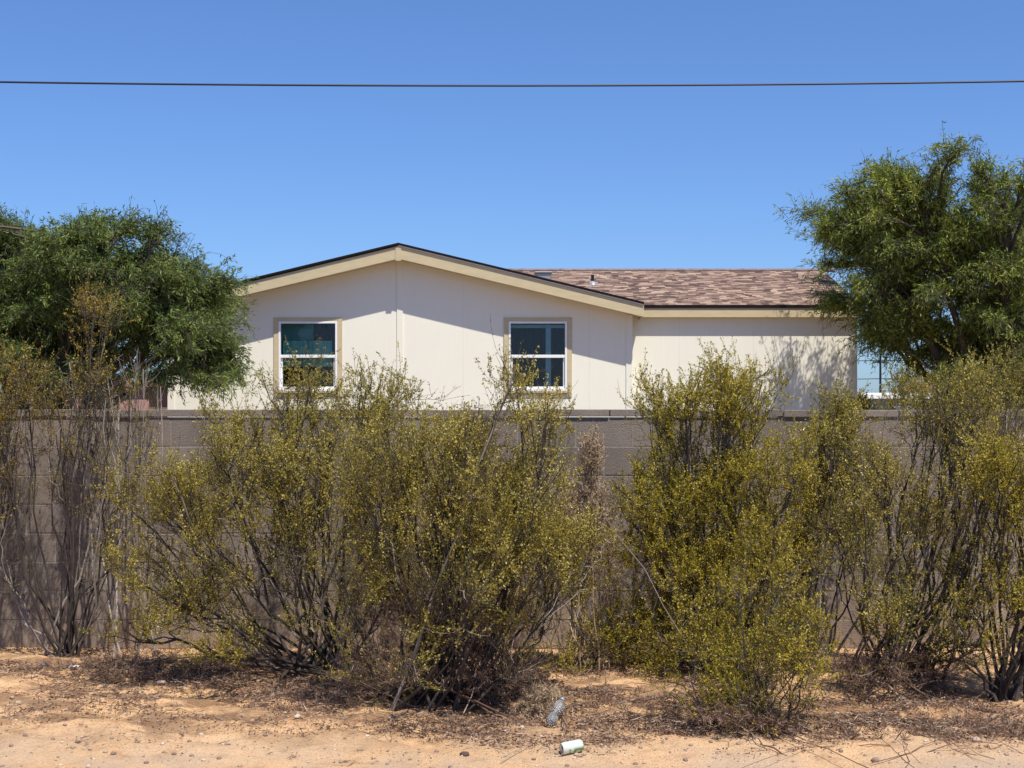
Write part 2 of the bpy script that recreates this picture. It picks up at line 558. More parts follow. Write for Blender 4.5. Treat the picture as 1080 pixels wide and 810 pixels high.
gm, n, b = nodes_of('desert_sand')
p = wpos(n)
f1 = noise_tex(n, 0.8, 5, p)
f2 = noise_tex(n, 7.0, 8, p, 0.65)
f3 = noise_tex(n, 90.0, 3, p, 0.7)
c = ramp(n, f1, [(0.3, (0.64, 0.39, 0.20)), (0.7, (0.73, 0.475, 0.27))])
c = mixc(n, 0.75, c, ramp(n, f2, [(0.34, (0.60, 0.49, 0.41)), (0.46, (0.97, 0.97, 0.97)), (0.62, (1.14, 1.12, 1.08))]), 'MULTIPLY')
c = mixc(n, 0.7, c, ramp(n, f3, [(0.36, (0.50, 0.46, 0.44)), (0.48, (1, 1, 1)), (0.66, (1.14, 1.14, 1.14))]), 'MULTIPLY')
# pale gravel of the road shoulder nearest the camera
sx = N(n, 'ShaderNodeSeparateXYZ'); n.links.new(p, sx.inputs[0])
sh = N(n, 'ShaderNodeMapRange'); sh.inputs[1].default_value = 7.35; sh.inputs[2].default_value = 6.6
n.links.new(sx.outputs[1], sh.inputs[0])
gr = mixc(n, noise_tex(n, 60, 5, p, 0.7), (0.38, 0.28, 0.20), (0.66, 0.50, 0.36))
sm = N(n, 'ShaderNodeMath', operation='MULTIPLY'); n.links.new(sh.outputs[0], sm.inputs[0])
n.links.new(ramp(n, noise_tex(n, 2.2, 5, p), [(0.4, 0.25), (0.6, 0.95)]), sm.inputs[1])
c = mixc(n, sm.outputs[0], c, gr)
# brown litter-stained soil under the bushes, unseen yard beyond the wall darkened to cut bounce light on the gable
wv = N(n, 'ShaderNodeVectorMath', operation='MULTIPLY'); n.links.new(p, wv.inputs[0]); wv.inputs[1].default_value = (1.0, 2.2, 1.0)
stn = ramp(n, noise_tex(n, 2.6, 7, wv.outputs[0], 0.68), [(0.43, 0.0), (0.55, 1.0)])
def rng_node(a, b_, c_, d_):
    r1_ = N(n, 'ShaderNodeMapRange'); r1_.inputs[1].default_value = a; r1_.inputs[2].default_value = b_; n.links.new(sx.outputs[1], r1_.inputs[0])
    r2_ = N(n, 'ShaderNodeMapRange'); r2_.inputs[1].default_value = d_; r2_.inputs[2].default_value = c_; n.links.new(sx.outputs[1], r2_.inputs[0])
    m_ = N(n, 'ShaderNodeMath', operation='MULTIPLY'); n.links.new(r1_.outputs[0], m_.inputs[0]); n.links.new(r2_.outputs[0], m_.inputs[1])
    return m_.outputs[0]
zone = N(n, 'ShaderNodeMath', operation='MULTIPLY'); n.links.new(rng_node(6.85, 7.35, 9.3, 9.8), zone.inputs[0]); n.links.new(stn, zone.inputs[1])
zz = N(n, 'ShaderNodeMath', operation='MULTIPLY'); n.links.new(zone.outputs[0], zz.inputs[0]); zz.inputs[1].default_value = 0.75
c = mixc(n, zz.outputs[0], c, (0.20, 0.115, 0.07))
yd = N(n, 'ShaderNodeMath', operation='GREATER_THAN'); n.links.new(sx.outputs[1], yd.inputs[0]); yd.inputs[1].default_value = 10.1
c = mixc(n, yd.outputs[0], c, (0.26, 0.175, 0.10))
n.links.new(c, b.inputs['Base Color'])
b.inputs['Roughness'].default_value = 0.95
b.inputs['Specular IOR Level'].default_value = 0.15
ba = N(n, 'ShaderNodeMath', operation='MULTIPLY_ADD')
n.links.new(noise_tex(n, 30, 8, p, 0.7), ba.inputs[0]); ba.inputs[1].default_value = 1.0
n.links.new(f3, ba.inputs[2])
bump(n, b, ba.outputs[0], 0.85, 0.018)
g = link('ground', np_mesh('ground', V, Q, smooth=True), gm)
tag(g, kind='structure', label='sandy desert ground')

# ------------------------------------------------------------------ block wall
WY = 10.0
bm_, n, b = nodes_of('grey_block')
uv = N(n, 'ShaderNodeUVMap').outputs[0]
sep = N(n, 'ShaderNodeSeparateXYZ'); n.links.new(uv, sep.inputs[0])
c = ramp(n, sep.outputs[0], [(0.0, (0.180, 0.150, 0.129)), (0.5, (0.208, 0.173, 0.149)), (1.0, (0.245, 0.204, 0.176))])
st = noise_tex(n, 1.6, 6, wpos(n, (1, 1, 0.6)))
c = mixc(n, 0.8, c, ramp(n, st, [(0.3, (0.66, 0.64, 0.63)), (0.7, (1.22, 1.2, 1.16))]), 'MULTIPLY')
c = mixc(n, 0.5, c, ramp(n, noise_tex(n, 110, 3, wpos(n)), [(0.35, (0.6, 0.6, 0.6)), (0.6, (1.1, 1.1, 1.1))]), 'MULTIPLY')
n.links.new(c, b.inputs['Base Color'])
b.inputs['Roughness'].default_value = 0.95
sz_ = N(n, 'ShaderNodeSeparateXYZ'); n.links.new(wpos(n), sz_.inputs[0])
sp_ = N(n, 'ShaderNodeMapRange'); sp_.inputs[1].default_value = 0.55; sp_.inputs[2].default_value = 0.02; n.links.new(sz_.outputs[2], sp_.inputs[0])
sm_ = N(n, 'ShaderNodeMath', operation='MULTIPLY'); n.links.new(sp_.outputs[0], sm_.inputs[0])
n.links.new(ramp(n, noise_tex(n, 5, 6, wpos(n, (1, 1, 0.5)), 0.65), [(0.35, 0.1), (0.65, 0.9)]), sm_.inputs[1])
c = mixc(n, sm_.outputs[0], c, (0.36, 0.25, 0.17))
c = mixc(n, ramp(n, noise_tex(n, 2.3, 8, wpos(n, (1, 1, 1.6)), 0.72), [(0.60, 0.0), (0.72, 0.45)]), c, (0.36, 0.33, 0.30))
n.links.new(c, b.inputs['Base Color'])
bump(n, b, noise_tex(n, 140, 4, wpos(n)), 0.7, 0.006)
MORTAR = simple('mortar', (0.25, 0.215, 0.19), 0.95, 0.15, 8, 0.5, 120)

wall = empty('block_wall', (0, WY, 0), label='grey concrete block wall with flat cap running behind the bushes', cat='wall')
mb = MB(); cp = MB()
X0, X1 = -11.0, 13.0
bl, bh, nc = 0.4064, 0.2032, 8
for r_ in range(-1, nc):
    x = X0 - (bl/2 if r_ % 2 else 0) + 0.27
    while x < X1:
        j = random.uniform(-0.0018, 0.0018)
        dz = random.uniform(-0.001, 0.001)
        mb.box(x+0.004, x+bl-0.004, j, 0.195, r_*bh+0.004+dz, (r_+1)*bh-0.005+dz, (random.random(), 0.5))
        x += bl
x = X0 - 0.1
while x < X1:
    dz = random.uniform(-0.003, 0.003)
    cp.box(x+0.003, x+bl*1.0-0.003, -0.014+random.uniform(-0.003, 0.003), 0.215, nc*bh+0.007+dz, nc*bh+0.057+dz, (random.random()*0.6+0.4, 0.5))
    x += bl
mb.build('blocks', bm_, wall, bevel=0.002)
cp.build('cap', bm_, wall, bevel=0.004)
MB().box(X0-0.1, X1+0.1, 0.0025, 0.18, -0.2, nc*bh+0.004).build('mortar', MORTAR, wall)

# ------------------------------------------------------------------ house
SID, n, b = nodes_of('painted_siding')
c = mixc(n, noise_tex(n, 0.9, 5, wpos(n)), (0.80, 0.765, 0.65), (0.85, 0.82, 0.71))
c = mixc(n, 0.16, c, ramp(n, noise_tex(n, 14, 5, wpos(n, (2.2, 1, 0.12))), [(0.3, (0.86, 0.85, 0.84)), (0.6, (1, 1, 1))]), 'MULTIPLY')
n.links.new(c, b.inputs['Base Color'])
b.inputs['Roughness'].default_value = 0.7
bump(n, b, noise_tex(n, 30, 5, wpos(n, (6, 1, 0.5))), 0.14, 0.003)
TRIM = simple('tan_trim', (0.55, 0.455, 0.28), 0.6, 0.07, 5, 0.15, 40, (1, 1, 4))
SOFF = simple('soffit', (0.55, 0.47, 0.33), 0.7, 0.05)
VINYL = simple('white_vinyl', (0.85, 0.85, 0.84), 0.35, 0.02)
GROOVE = simple('panel_groove', (0.62, 0.58, 0.52), 0.9, 0.05)
EDGE = simple('shingle_edge', (0.016, 0.011, 0.012), 0.95, 0.3, 30, spec=0.1)
DARKM = simple('dark_metal', (0.015, 0.015, 0.018), 0.6, 0.1, spec=0.2)
GREYM = simple('grey_metal', (0.33, 0.34, 0.35), 0.45, 0.1, metal=0.3)

SH, n, b = nodes_of('asphalt_shingles')
uvn = N(n, 'ShaderNodeUVMap').outputs[0]
sp = N(n, 'ShaderNodeSeparateXYZ'); n.links.new(uvn, sp.inputs[0])
def M(op, a, b_=None, c_=None):
    x = N(n, 'ShaderNodeMath', operation=op)
    for i, v in enumerate((a, b_, c_)):
        if v is None: continue
        if hasattr(v, 'is_output'): n.links.new(v, x.inputs[i])
        else: x.inputs[i].default_value = v
    return x.outputs[0]
row = M('FLOOR', M('DIVIDE', sp.outputs[1], 0.085))
wn0 = N(n, 'ShaderNodeTexWhiteNoise', noise_dimensions='1D'); n.links.new(row, wn0.inputs[1])
# tabs of uneven width: warp u by a noise of its own for each course
cmb = N(n, 'ShaderNodeCombineXYZ'); n.links.new(M('MULTIPLY', sp.outputs[0], 2.2), cmb.inputs[0]); n.links.new(M('MULTIPLY', row, 7.3), cmb.inputs[1])
wz = noise_tex(n, 1.0, 1, cmb.outputs[0])
uu = M('ADD', M('ADD', M('DIVIDE', sp.outputs[0], 0.125), M('MULTIPLY', wn0.outputs[0], 9.0)), M('MULTIPLY', wz, 0.9))
colm = M('FLOOR', uu)
cc = N(n, 'ShaderNodeCombineXYZ'); n.links.new(colm, cc.inputs[0]); n.links.new(row, cc.inputs[1])
wn = N(n, 'ShaderNodeTexWhiteNoise', noise_dimensions='2D'); n.links.new(cc.outputs[0], wn.inputs[0])
c = ramp(n, wn.outputs[0], [(0.0, (0.06, 0.034, 0.028)), (0.2, (0.115, 0.068, 0.052)), (0.45, (0.18, 0.115, 0.088)), (0.7, (0.24, 0.160, 0.124)), (0.88, (0.33, 0.222, 0.160)), (1.0, (0.40, 0.30, 0.225))])
vv = M('FRACT', M('DIVIDE', sp.outputs[1], 0.085))
c = mixc(n, 0.8, c, ramp(n, noise_tex(n, 160, 2, wpos(n)), [(0.3, (0.6, 0.6, 0.6)), (0.65, (1.15, 1.15, 1.15))]), 'MULTIPLY')
n.links.new(c, b.inputs['Base Color'])
b.inputs['Roughness'].default_value = 0.95
hh = M('ADD', M('MULTIPLY', M('SUBTRACT', 1.0, vv), 0.7), M('MULTIPLY', wn.outputs[0], 0.6))
bump(n, b, hh, 0.9, 0.012)

YF = 23.0                 # front face of the gable wall
XL, XR, XC = -5.55, 1.93, -1.81
OH, YW = 0.36, 23.4       # rake overhang; wing front wall
ZP, SL = 4.38, 0.242      # ridge height and pitch
def zr(x): return ZP - SL*abs(x-XC)
HW = 3.89                 # ridge to eave
YB = 37.0
house = empty('house', (0, YF, 0), label='cream single storey house with low brown shingle gable roof behind the wall', cat='house')

def loc(mb):              # the house parts are parented to an empty at (0, YF, 0)
    mb.v = [(x, y-YF, z) for x, y, z in mb.v]
    return mb

WIN = [(-3.773, -2.822), (-0.054, 0.890)]
WZ0, WZ1 = 2.03, 3.153
T = 0.14
fw = MB()
brk = sorted({XL, XR, XC, *[w_[0] for w_ in WIN], *[w_[1] for w_ in WIN], -4.30, -0.79, 1.25, -5.0, 0.55})
brk = sorted(brk)
panel = {-4.30, -0.79, 1.25}
def strip(mb, x0, x1, z0, z1a, z1b, y0, y1):
    mb.prism_y([(x0, z0), (x1, z0), (x1, z1b), (x0, z1a)], y0, y1)
edges = sorted([XL, -4.30, WIN[0][0], WIN[0][1], XC, -0.79, WIN[1][0], WIN[1][1], 1.25, XR])
for a, b2 in zip(edges[:-1], edges[1:]):
    g0 = 0.0015 if a in panel else 0.0
    g1 = 0.0015 if b2 in panel else 0.0
    A, B = a+g0, b2-g1
    ta, tb_ = zr(A)-0.10, zr(B)-0.10
    if (a, b2) in WIN:
        strip(fw, A, B, 0.75, WZ0, WZ0, YF, YF+T)
        strip(fw, A, B, WZ1, ta, tb_, YF, YF+T)
    else:
        strip(fw, A, B, 0.75, ta, tb_, YF, YF+T)
loc(fw).build('gable_wall', SID, house)
for x in sorted(panel):
    gb = MB().box(x-0.02, x+0.02, YF+0.003, YF+0.02, 0.76, zr(x)-0.12)
    loc(gb).build('panel_joint', GROOVE, house)
ow = MB()
ow.box(XL, XL+T, YF+T, YB, 0.75, zr(XL)-0.1)
ow.box(XR-T, XR, YF+T, YB, 0.75, zr(XR)-0.1)
ow.prism_y([(XL, 0.75), (XR, 0.75), (XR, zr(XR)-0.1), (XC, zr(XC)-0.1), (XL, zr(XL)-0.1)], YB, YB+T)
ow.box(XL+T, XR-T, YF+T, YB, 0.72, 0.80)
loc(ow).build('side_wall', SID, house)
sk = MB(); sk.box(XL+0.02, XR-0.02, YF+0.02, YB, -0.1, 0.75)
sk.box(XR-0.02, 5.64, YW+0.02, 28.9, -0.1, 0.75)
loc(sk).build('skirting', simple('skirting_panel', (0.50, 0.45, 0.37), 0.8), house)

# marriage line board, corner boards
tb1 = MB()
tb1.box(XC-0.05, XC+0.045, YF-0.018, YF-0.001, 0.78, zr(XC)-0.24)
loc(tb1).build('joint_board', SID, house)
tb1 = MB()
tb1.box(XR-0.085, XR+0.016, YF-0.018, YF-0.001, 0.78, zr(XR)-0.22)
tb1.box(XR+0.001, XR+0.018, YF, YW-0.002, 0.78, zr(XR)-0.22)
loc(tb1).build('corner_board', SID, house)
tb1 = MB()
tb1.box(XL-0.016, XL+0.085, YF-0.018, YF-0.001, 0.78, zr(XL)-0.22)
loc(tb1).build('corner_board', SID, house)

# main roof: deck, shingles, fascia
yr0 = YF-OH
for sgn in (-1, 1):
    xe = XC+sgn*HW
    d = MB()
    pr = [(XC, ZP-0.06), (xe, zr(xe)-0.06), (xe, zr(xe)-0.20), (XC, ZP-0.235)]
    if sgn > 0: pr = pr[::-1]
    d.prism_y(pr, yr0+0.03, YB+0.4)
    loc(d).build('soffit', SOFF, house)
    s = MB()
    pr = [(XC, ZP), (xe+sgn*0.02, zr(xe)), (xe+sgn*0.02, zr(xe)-0.036), (XC, ZP-0.036)]
    if sgn > 0: pr = pr[::-1]
    s.prism_y(pr, yr0-0.03, YB+0.43)
    o = loc(s).build('shingles', SH, house)
    me = o.data; l = me.uv_layers.new(name='UVMap')
    for pl in me.polygons:
        for li in pl.loop_indices:
            v = me.vertices[me.loops[li].vertex_index].co
            l.data[li].uv = (v.y, abs(v.x-XC)*1.029)
    me.materials.append(EDGE)
    for pl in me.polygons:
        if pl.normal.z < 0.5: pl.material_index = 1
    f = MB()
    x_in = XC+sgn*0.045
    pr = [(x_in, zr(x_in)-0.050), (xe, zr(xe)-0.050), (xe, zr(xe)-0.066-0.165), (x_in, zr(x_in)-0.066-0.185)]
    if sgn > 0: pr = pr[::-1]
    f.prism_y(pr, yr0, yr0+0.03)
    f.box(min(xe, xe+sgn*0.02), max(xe, xe+sgn*0.02), yr0+0.001, YB+0.4, zr(xe)-0.231, zr(xe)-0.050)
    loc(f).build('fascia', TRIM, house)
    dr = MB()
    pr = [(XC, ZP-0.037), (xe+sgn*0.012, zr(xe)-0.037), (xe+sgn*0.012, zr(xe)-0.049), (XC, ZP-0.049)]
    if sgn > 0: pr = pr[::-1]
    dr.prism_y(pr, yr0-0.016, yr0+0.05)
    loc(dr).build('drip_edge', VINYL if sgn > 0 else EDGE, house)
k = MB(); k.prism_y([(XC-0.045, ZP-0.285), (XC+0.045, ZP-0.285), (XC+0.045, ZP-0.062), (XC, ZP-0.051), (XC-0.045, ZP-0.062)], yr0-0.012, yr0+0.03)
loc(k).build('fascia', TRIM, house)

# wing
WXR, YE, YR, ZWR, ZWE = 5.66, 23.25, 26.20, 4.32, 3.44
wsl = (ZWR-ZWE)/(YR-YE)
ww_ = MB()
wed = [XR+0.02, 2.75, 3.97, 5.19, WXR]
for i, (a, b2) in enumerate(zip(wed[:-1], wed[1:])):
    ww_.box(a+(0.0015 if i else 0), b2-(0.0015 if i < 3 else 0), YW, YW+T, 0.75, ZWE-0.12)
yb2 = 2*YR-YW
ww_.prism_x([(YW+T, 0.75), (yb2, 0.75), (yb2, ZWE-0.12), (YR, ZWR-0.12), (YW+T, ZWE-0.12)], WXR-T, WXR)
ww_.box(XR, WXR-T, yb2-T, yb2, 0.75, ZWE-0.12)
loc(ww_).build('wing_wall', SID, house)
for x in wed[1:-1]:
    gj = MB().box(x-0.02, x+0.02, YW+0.003, YW+0.02, 0.76, ZWE-0.15)
    loc(gj).build('panel_joint', GROOVE, house)
cb = MB(); cb.box(WXR-0.08, WXR+0.016, YW-0.016, YW-0.001, 0.78, ZWE-0.19)
cb.box(WXR+0.001, WXR+0.017, YW, YW+0.08, 0.78, ZWE-0.19)
loc(cb).build('corner_board', SID, house)
xa, xb = XC+0.6, 5.72
s = MB()
ybk = 2*YR-YE
s.prism_x([(YE, ZWE), (YR, ZWR), (ybk, ZWE), (ybk, ZWE-0.04), (YR, ZWR-0.04), (YE, ZWE-0.04)][::-1], XC+1.2, xb)
s.v = [(x, y, z) for x, y, z in s.v]
# the low eave of the wing starts beside the gable, its ridge runs back into the main roof
s.v = [((max(x, XR+0.12) if (y < YE+0.3) else x), y, z) for x, y, z in s.v]
o = loc(s).build('shingles', SH, house)
me = o.data; l = me.uv_layers.new(name='UVMap')
for pl in me.polygons:
    for li in pl.loop_indices:
        v = me.vertices[me.loops[li].vertex_index].co
        l.data[li].uv = (v.x, (abs(v.y+YF-YR))*1.045)
me.materials.append(EDGE)
for pl in me.polygons:
    if abs(pl.normal.z) < 0.5: pl.material_index = 1
# ridge caps
rc = MB()
x = XC+1.25
while x < xb-0.02:
    rc.add([(x, YR-0.14, ZWR-0.03), (x+0.3, YR-0.14, ZWR-0.034), (x+0.3, YR, ZWR+0.012), (x, YR, ZWR+0.018), (x, YR+0.14, ZWR-0.03), (x+0.3, YR+0.14, ZWR-0.034)],
           [(0, 1, 2, 3), (3, 2, 5, 4)], (random.random(), random.random()))
    x += 0.24
loc(rc).build('ridge_cap', simple('ridge_shingle', (0.19, 0.13, 0.115), 0.95, 0.35, 9), house)
fs = MB()
fs.box(XR+0.14, xb, YE+0.012, YE+0.037, ZWE-0.20, ZWE-0.054)
loc(fs).build('fascia', TRIM, house)
fr = MB()
fr.prism_x([(YE+0.04, ZWE-0.042), (YR, ZWR-0.043), (YR, ZWR-0.22), (YE+0.04, ZWE-0.20)][::-1], WXR+0.02, xb-0.012)
loc(fr).build('fascia', TRIM, house)
so = MB()
so.box(XR+0.14, WXR+0.02, YE+0.038, YW+T, ZWE-0.19, ZWE-0.155)
loc(so).build('soffit', SOFF, house)
dr = MB(); dr.box(XR+0.14, xb-0.001, YE-0.004, YE+0.03, ZWE-0.053, ZWE-0.041)
loc(dr).build('drip_edge', DARKM, house)

# roof fittings
def on_wing(px, py):
    # point of the wing's front slope seen at a pixel
    u, v = (px-540)/F, -(py-HY)/F
    d = (ZWE - wsl*YE - CAMH)/(v-wsl)
    return u*d, d, CAMH+v*d
x, y, z = on_wing(625, 300)
vp = MB().tube([(x, y, z-0.02), (x, y, z+0.17)], 0.028, 12)
pipe = loc(vp).build('vent_pipe', DARKM, house)
fl = MB().tube([(x, y, z-0.02), (x, y, z+0.02), (x, y, z+0.055)], [0.09, 0.075, 0.035], 14)
o = loc(fl).build('flashing', GREYM, house)
x, y, z = on_wing(573, 294.5)
vb = MB().box(x-0.13, x+0.13, y-0.12, y+0.16, z-0.03, z+0.10)
vb.box(x-0.16, x+0.16, y-0.15, y+0.19, z+0.10, z+0.125)
loc(vb).build('roof_vent', GREYM, house, bevel=0.01)

# windows
GLASS, n, b = nodes_of('window_glass')
n.nodes.remove(b)
tr = N(n, 'ShaderNodeBsdfTransparent'); tr.inputs[0].default_value = (0.84, 0.88, 0.93, 1)
gl = N(n, 'ShaderNodeBsdfGlossy'); gl.inputs['Roughness'].default_value = 0.02; gl.inputs[0].default_value = (0.75, 0.75, 0.75, 1)
fn = N(n, 'ShaderNodeFresnel'); fn.inputs[0].default_value = 1.42
mx = N(n, 'ShaderNodeMixShader')
n.links.new(fn.outputs[0], mx.inputs[0]); n.links.new(tr.outputs[0], mx.inputs[1]); n.links.new(gl.outputs[0], mx.inputs[2])
n.links.new(mx.outputs[0], n.nodes['Material Output'].inputs[0])
CURT = simple('teal_curtain', (0.30, 0.72, 0.56), 0.9, 0.12, 5, stretch=(9, 1, 0.4))
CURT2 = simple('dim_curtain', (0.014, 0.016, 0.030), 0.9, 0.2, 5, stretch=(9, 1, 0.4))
JAMB = simple('window_jamb', (0.32, 0.56, 0.52), 0.6, 0.08)

def curtain(x0, x1, z0, z1, y, mat, name, par, folds=9, amp=0.025):
    nx = 90
    V, Q = [], []
    for i in range(nx+1):
        x = x0+(x1-x0)*i/nx
        yy = y + amp*math.sin(i/nx*folds*2*math.pi + 0.7*math.sin(i*0.13))
        V += [(x, yy, z0), (x, yy, z1)]
    for i in range(nx): Q.append((2*i, 2*i+2, 2*i+3, 2*i+1))
    V = [(a, b_-YF, c_) for a, b_, c_ in V]
    return link(name, np_mesh(name, np.array(V), np.array(Q), smooth=True), mat, par)

for wi, (x0, x1) in enumerate(WIN):
    t = MB()
    tw = 0.078
    y0 = YF-0.022
    t.box(x0-tw, x0-0.002, y0, YF-0.001, WZ0-0.09, WZ1+0.062)
    t.box(x1+0.002, x1+tw, y0, YF-0.001, WZ0-0.09, WZ1+0.062)
    t.box(x0-0.002, x1+0.002, y0, YF-0.001, WZ1+0.002, WZ1+0.062)
    t.box(x0-0.002, x1+0.002, y0, YF-0.001, WZ0-0.09, WZ0-0.002)
    win = loc(t).build('window', TRIM, house, bevel=0.003)
    f = MB()
    fy0, fy1 = YF-0.030, YF+0.06
    a = 0.034
    f.box(x0, x0+a, fy0, fy1, WZ0, WZ1); f.box(x1-a, x1, fy0, fy1, WZ0, WZ1)
    f.box(x0+a, x1-a, fy0, fy1, WZ1-a, WZ1); f.box(x0+a, x1-a, fy0, fy1, WZ0, WZ0+a)
    zm = 2.586
    f.box(x0+a, x1-a, fy0+0.012, fy1, zm-0.022, zm+0.026)
    loc(f).build('frame', VINYL, win, bevel=0.003)
    f = MB()
    sy0, sy1 = YF+0.012, YF+0.05
    f.box(x0+a, x0+a+0.03, sy0, sy1, WZ0+a, zm-0.023); f.box(x1-a-0.03, x1-a, sy0, sy1, WZ0+a, zm-0.023)
    f.box(x0+a+0.03, x1-a-0.03, sy0, sy1, WZ0+a, WZ0+a+0.035)
    loc(f).build('sash', VINYL, win, bevel=0.002)
    f = MB()
    f.box(x0+a, x1-a, YF+0.020, YF+0.024, zm+0.026, WZ1-a)
    loc(f).build('pane', GLASS, win)
    f = MB()
    f.box(x0+a+0.03, x1-a-0.03, YF+0.032, YF+0.036, WZ0+a+0.035, zm-0.023)
    loc(f).build('pane', GLASS, win)
    f = MB(); f.box(x0-0.01, x1+0.01, YF-0.045, YF-0.0225, WZ0-0.03, WZ0-0.003)
    loc(f).build('sill', TRIM, win)
    if wi == 0:
        curtain(x0+0.05, x1-0.10, zm-0.16, 2.845, YF+0.105, CURT, 'curtain', win, 9)
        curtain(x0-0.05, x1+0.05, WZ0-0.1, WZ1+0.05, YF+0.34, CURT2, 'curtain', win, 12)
        f = MB(); f.box(x0+0.02, x0+0.55, YF+0.12, YF+0.135, 2.84, WZ1)
        loc(f).build('blind', simple('teal_blind', (0.10, 0.30, 0.24), 0.8), win)
    else:
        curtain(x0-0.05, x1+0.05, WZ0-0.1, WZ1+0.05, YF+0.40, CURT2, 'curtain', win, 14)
        f = MB()
        f.box(x0+0.60, x0+0.685, YF+0.062, YF+0.10, WZ0+0.02, WZ1-0.05)
        f.box(x0+0.03, x1-0.04, YF+0.102, YF+0.13, WZ1-0.10, WZ1-0.05)
        loc(f).build('curtain_rail', JAMB, win)

# ------------------------------------------------------------------ things beyond the wall
PINK = simple('pink_stucco', (0.46, 0.265, 0.23), 0.95, 0.08, 4, 0.4, 60)
sh = MB().box(-7.9, -6.18, 24.2, 27.5, -0.1, 2.12)
shed = sh.build('shed', PINK)
rf = MB().box(-8.0, -6.10, 24.1, 27.6, 2.121, 2.20).build('roof', simple('pink_parapet', (0.40, 0.23, 0.20), 0.9), shed)
dr = MB().box(-7.5, -6.7, 24.17, 24.198, 0.0, 1.95).build('door', simple('shed_door', (0.36, 0.21, 0.18), 0.8), shed)
tag(shed, 'low pink stucco shed beside the left end of the house', 'shed')

D = 90.0
def bx(px, py): q = at(px, py, D); return q[0], q[2]
bld = empty('far_building', (24.5, D, 0), label='long grey building with a white roof seen right of the house', cat='building')
wm = simple('far_grey_wall', (0.20, 0.23, 0.24), 0.8); wr = simple('white_roof', (0.82, 0.82, 0.82), 0.5, 0.03)
m_ = MB().prism_y([(-6.5, -0.2), (3.4, -0.2), (3.4, 2.68), (-6.5, 2.68)], 0, 12); m_.build('wall', wm, bld)
m_ = MB().prism_x([(-0.5, 2.64), (6.0, 2.85), (12.5, 2.64), (12.5, 2.88), (6.0, 3.10), (-0.5, 2.88)], -7.0, 3.8); m_.build('roof', wr, bld)
m_ = MB().box(-1.0, 1.2, -0.04, -0.003, 0.3, 2.2); m_.build('door', simple('far_door', (0.35, 0.37, 0.37), 0.6), bld)
bld2 = empty('far_building', (35.2, 118, 0), label='small terracotta building far off beneath the right tree', cat='building')
MB().box(-2.6, 2.6, 0, 6, -0.2, 3.2).build('wall', PINK, bld2)
MB().prism_y([(-3.0, 3.2), (3.0, 3.2), (0, 4.5)], -0.4, 6.4).build('roof', simple('clay_roof', (0.42, 0.22, 0.16), 0.8), bld2)
MB().box(-0.5, 0.5, -0.03, -0.003, 0, 2.1).build('door', wm, bld2)
bld3 = empty('far_building', (-29.5, 88, 0), label='low white building far off beneath the left tree', cat='building')
MB().box(-5, 5, 0, 7, -0.2, 2.15).build('wall', wr, bld3)
MB().box(-5.2, 5.2, -0.3, 7.3, 2.151, 2.3).build('roof', simple('far_brown_roof', (0.16, 0.12, 0.1), 0.8), bld3)
for x in (-3, 0.5, 3): MB().box(x-0.6, x+0.6, -0.03, -0.003, 0.9, 1.8).build('window', DARKM, bld3)

D = 140.0
q = at(928.5, 379, D)
pole = empty('utility_pole', (q[0], D, 0), label='thin dark utility pole on the horizon right of the house', cat='utility pole')
MB().tube([(0, 0, -0.5), (0, 0, q[2]+0.5)], [0.13, 0.10], 8).build('shaft', DARKM, pole)
MB().box(-0.75, 0.75, -0.06, 0.06, q[2]-0.35, q[2]-0.2).build('crossarm', DARKM, pole)
def cable(name, pts, r, label, cat, group=None, mat=DARKM):
    o = MB().tube(pts, r, 6).build(name, mat, None, smooth=True)
    return tag(o, label, cat, group)
for k_, (dz, lb) in enumerate(((-0.1, 'upper thin far wire reaching the utility pole by the house corner'), (-1.9, 'lower faint far wire reaching the utility pole by the house corner'))):
    pts = [(q[0]+t_, D+0.1, q[2]+dz-0.02*abs(t_)*(1 if t_ < 0 else .4)) for t_ in np.linspace(-22, 22, 23)]
    cable('power_line', pts, 0.035, lb, 'wire', 'far wires on the horizon pole')

# overhead cable
D = 18.0
z0 = at(540, 90.5, D)[2]
pts = [(x, D, z0+0.00125*(x+0.3)**2) for x in np.linspace(-42, 42, 85)]
cable('overhead_cable', pts, 0.0125, 'single dark overhead cable crossing the whole sky', 'cable', mat=simple('cable_rubber', (0.012, 0.012, 0.018), 0.5))

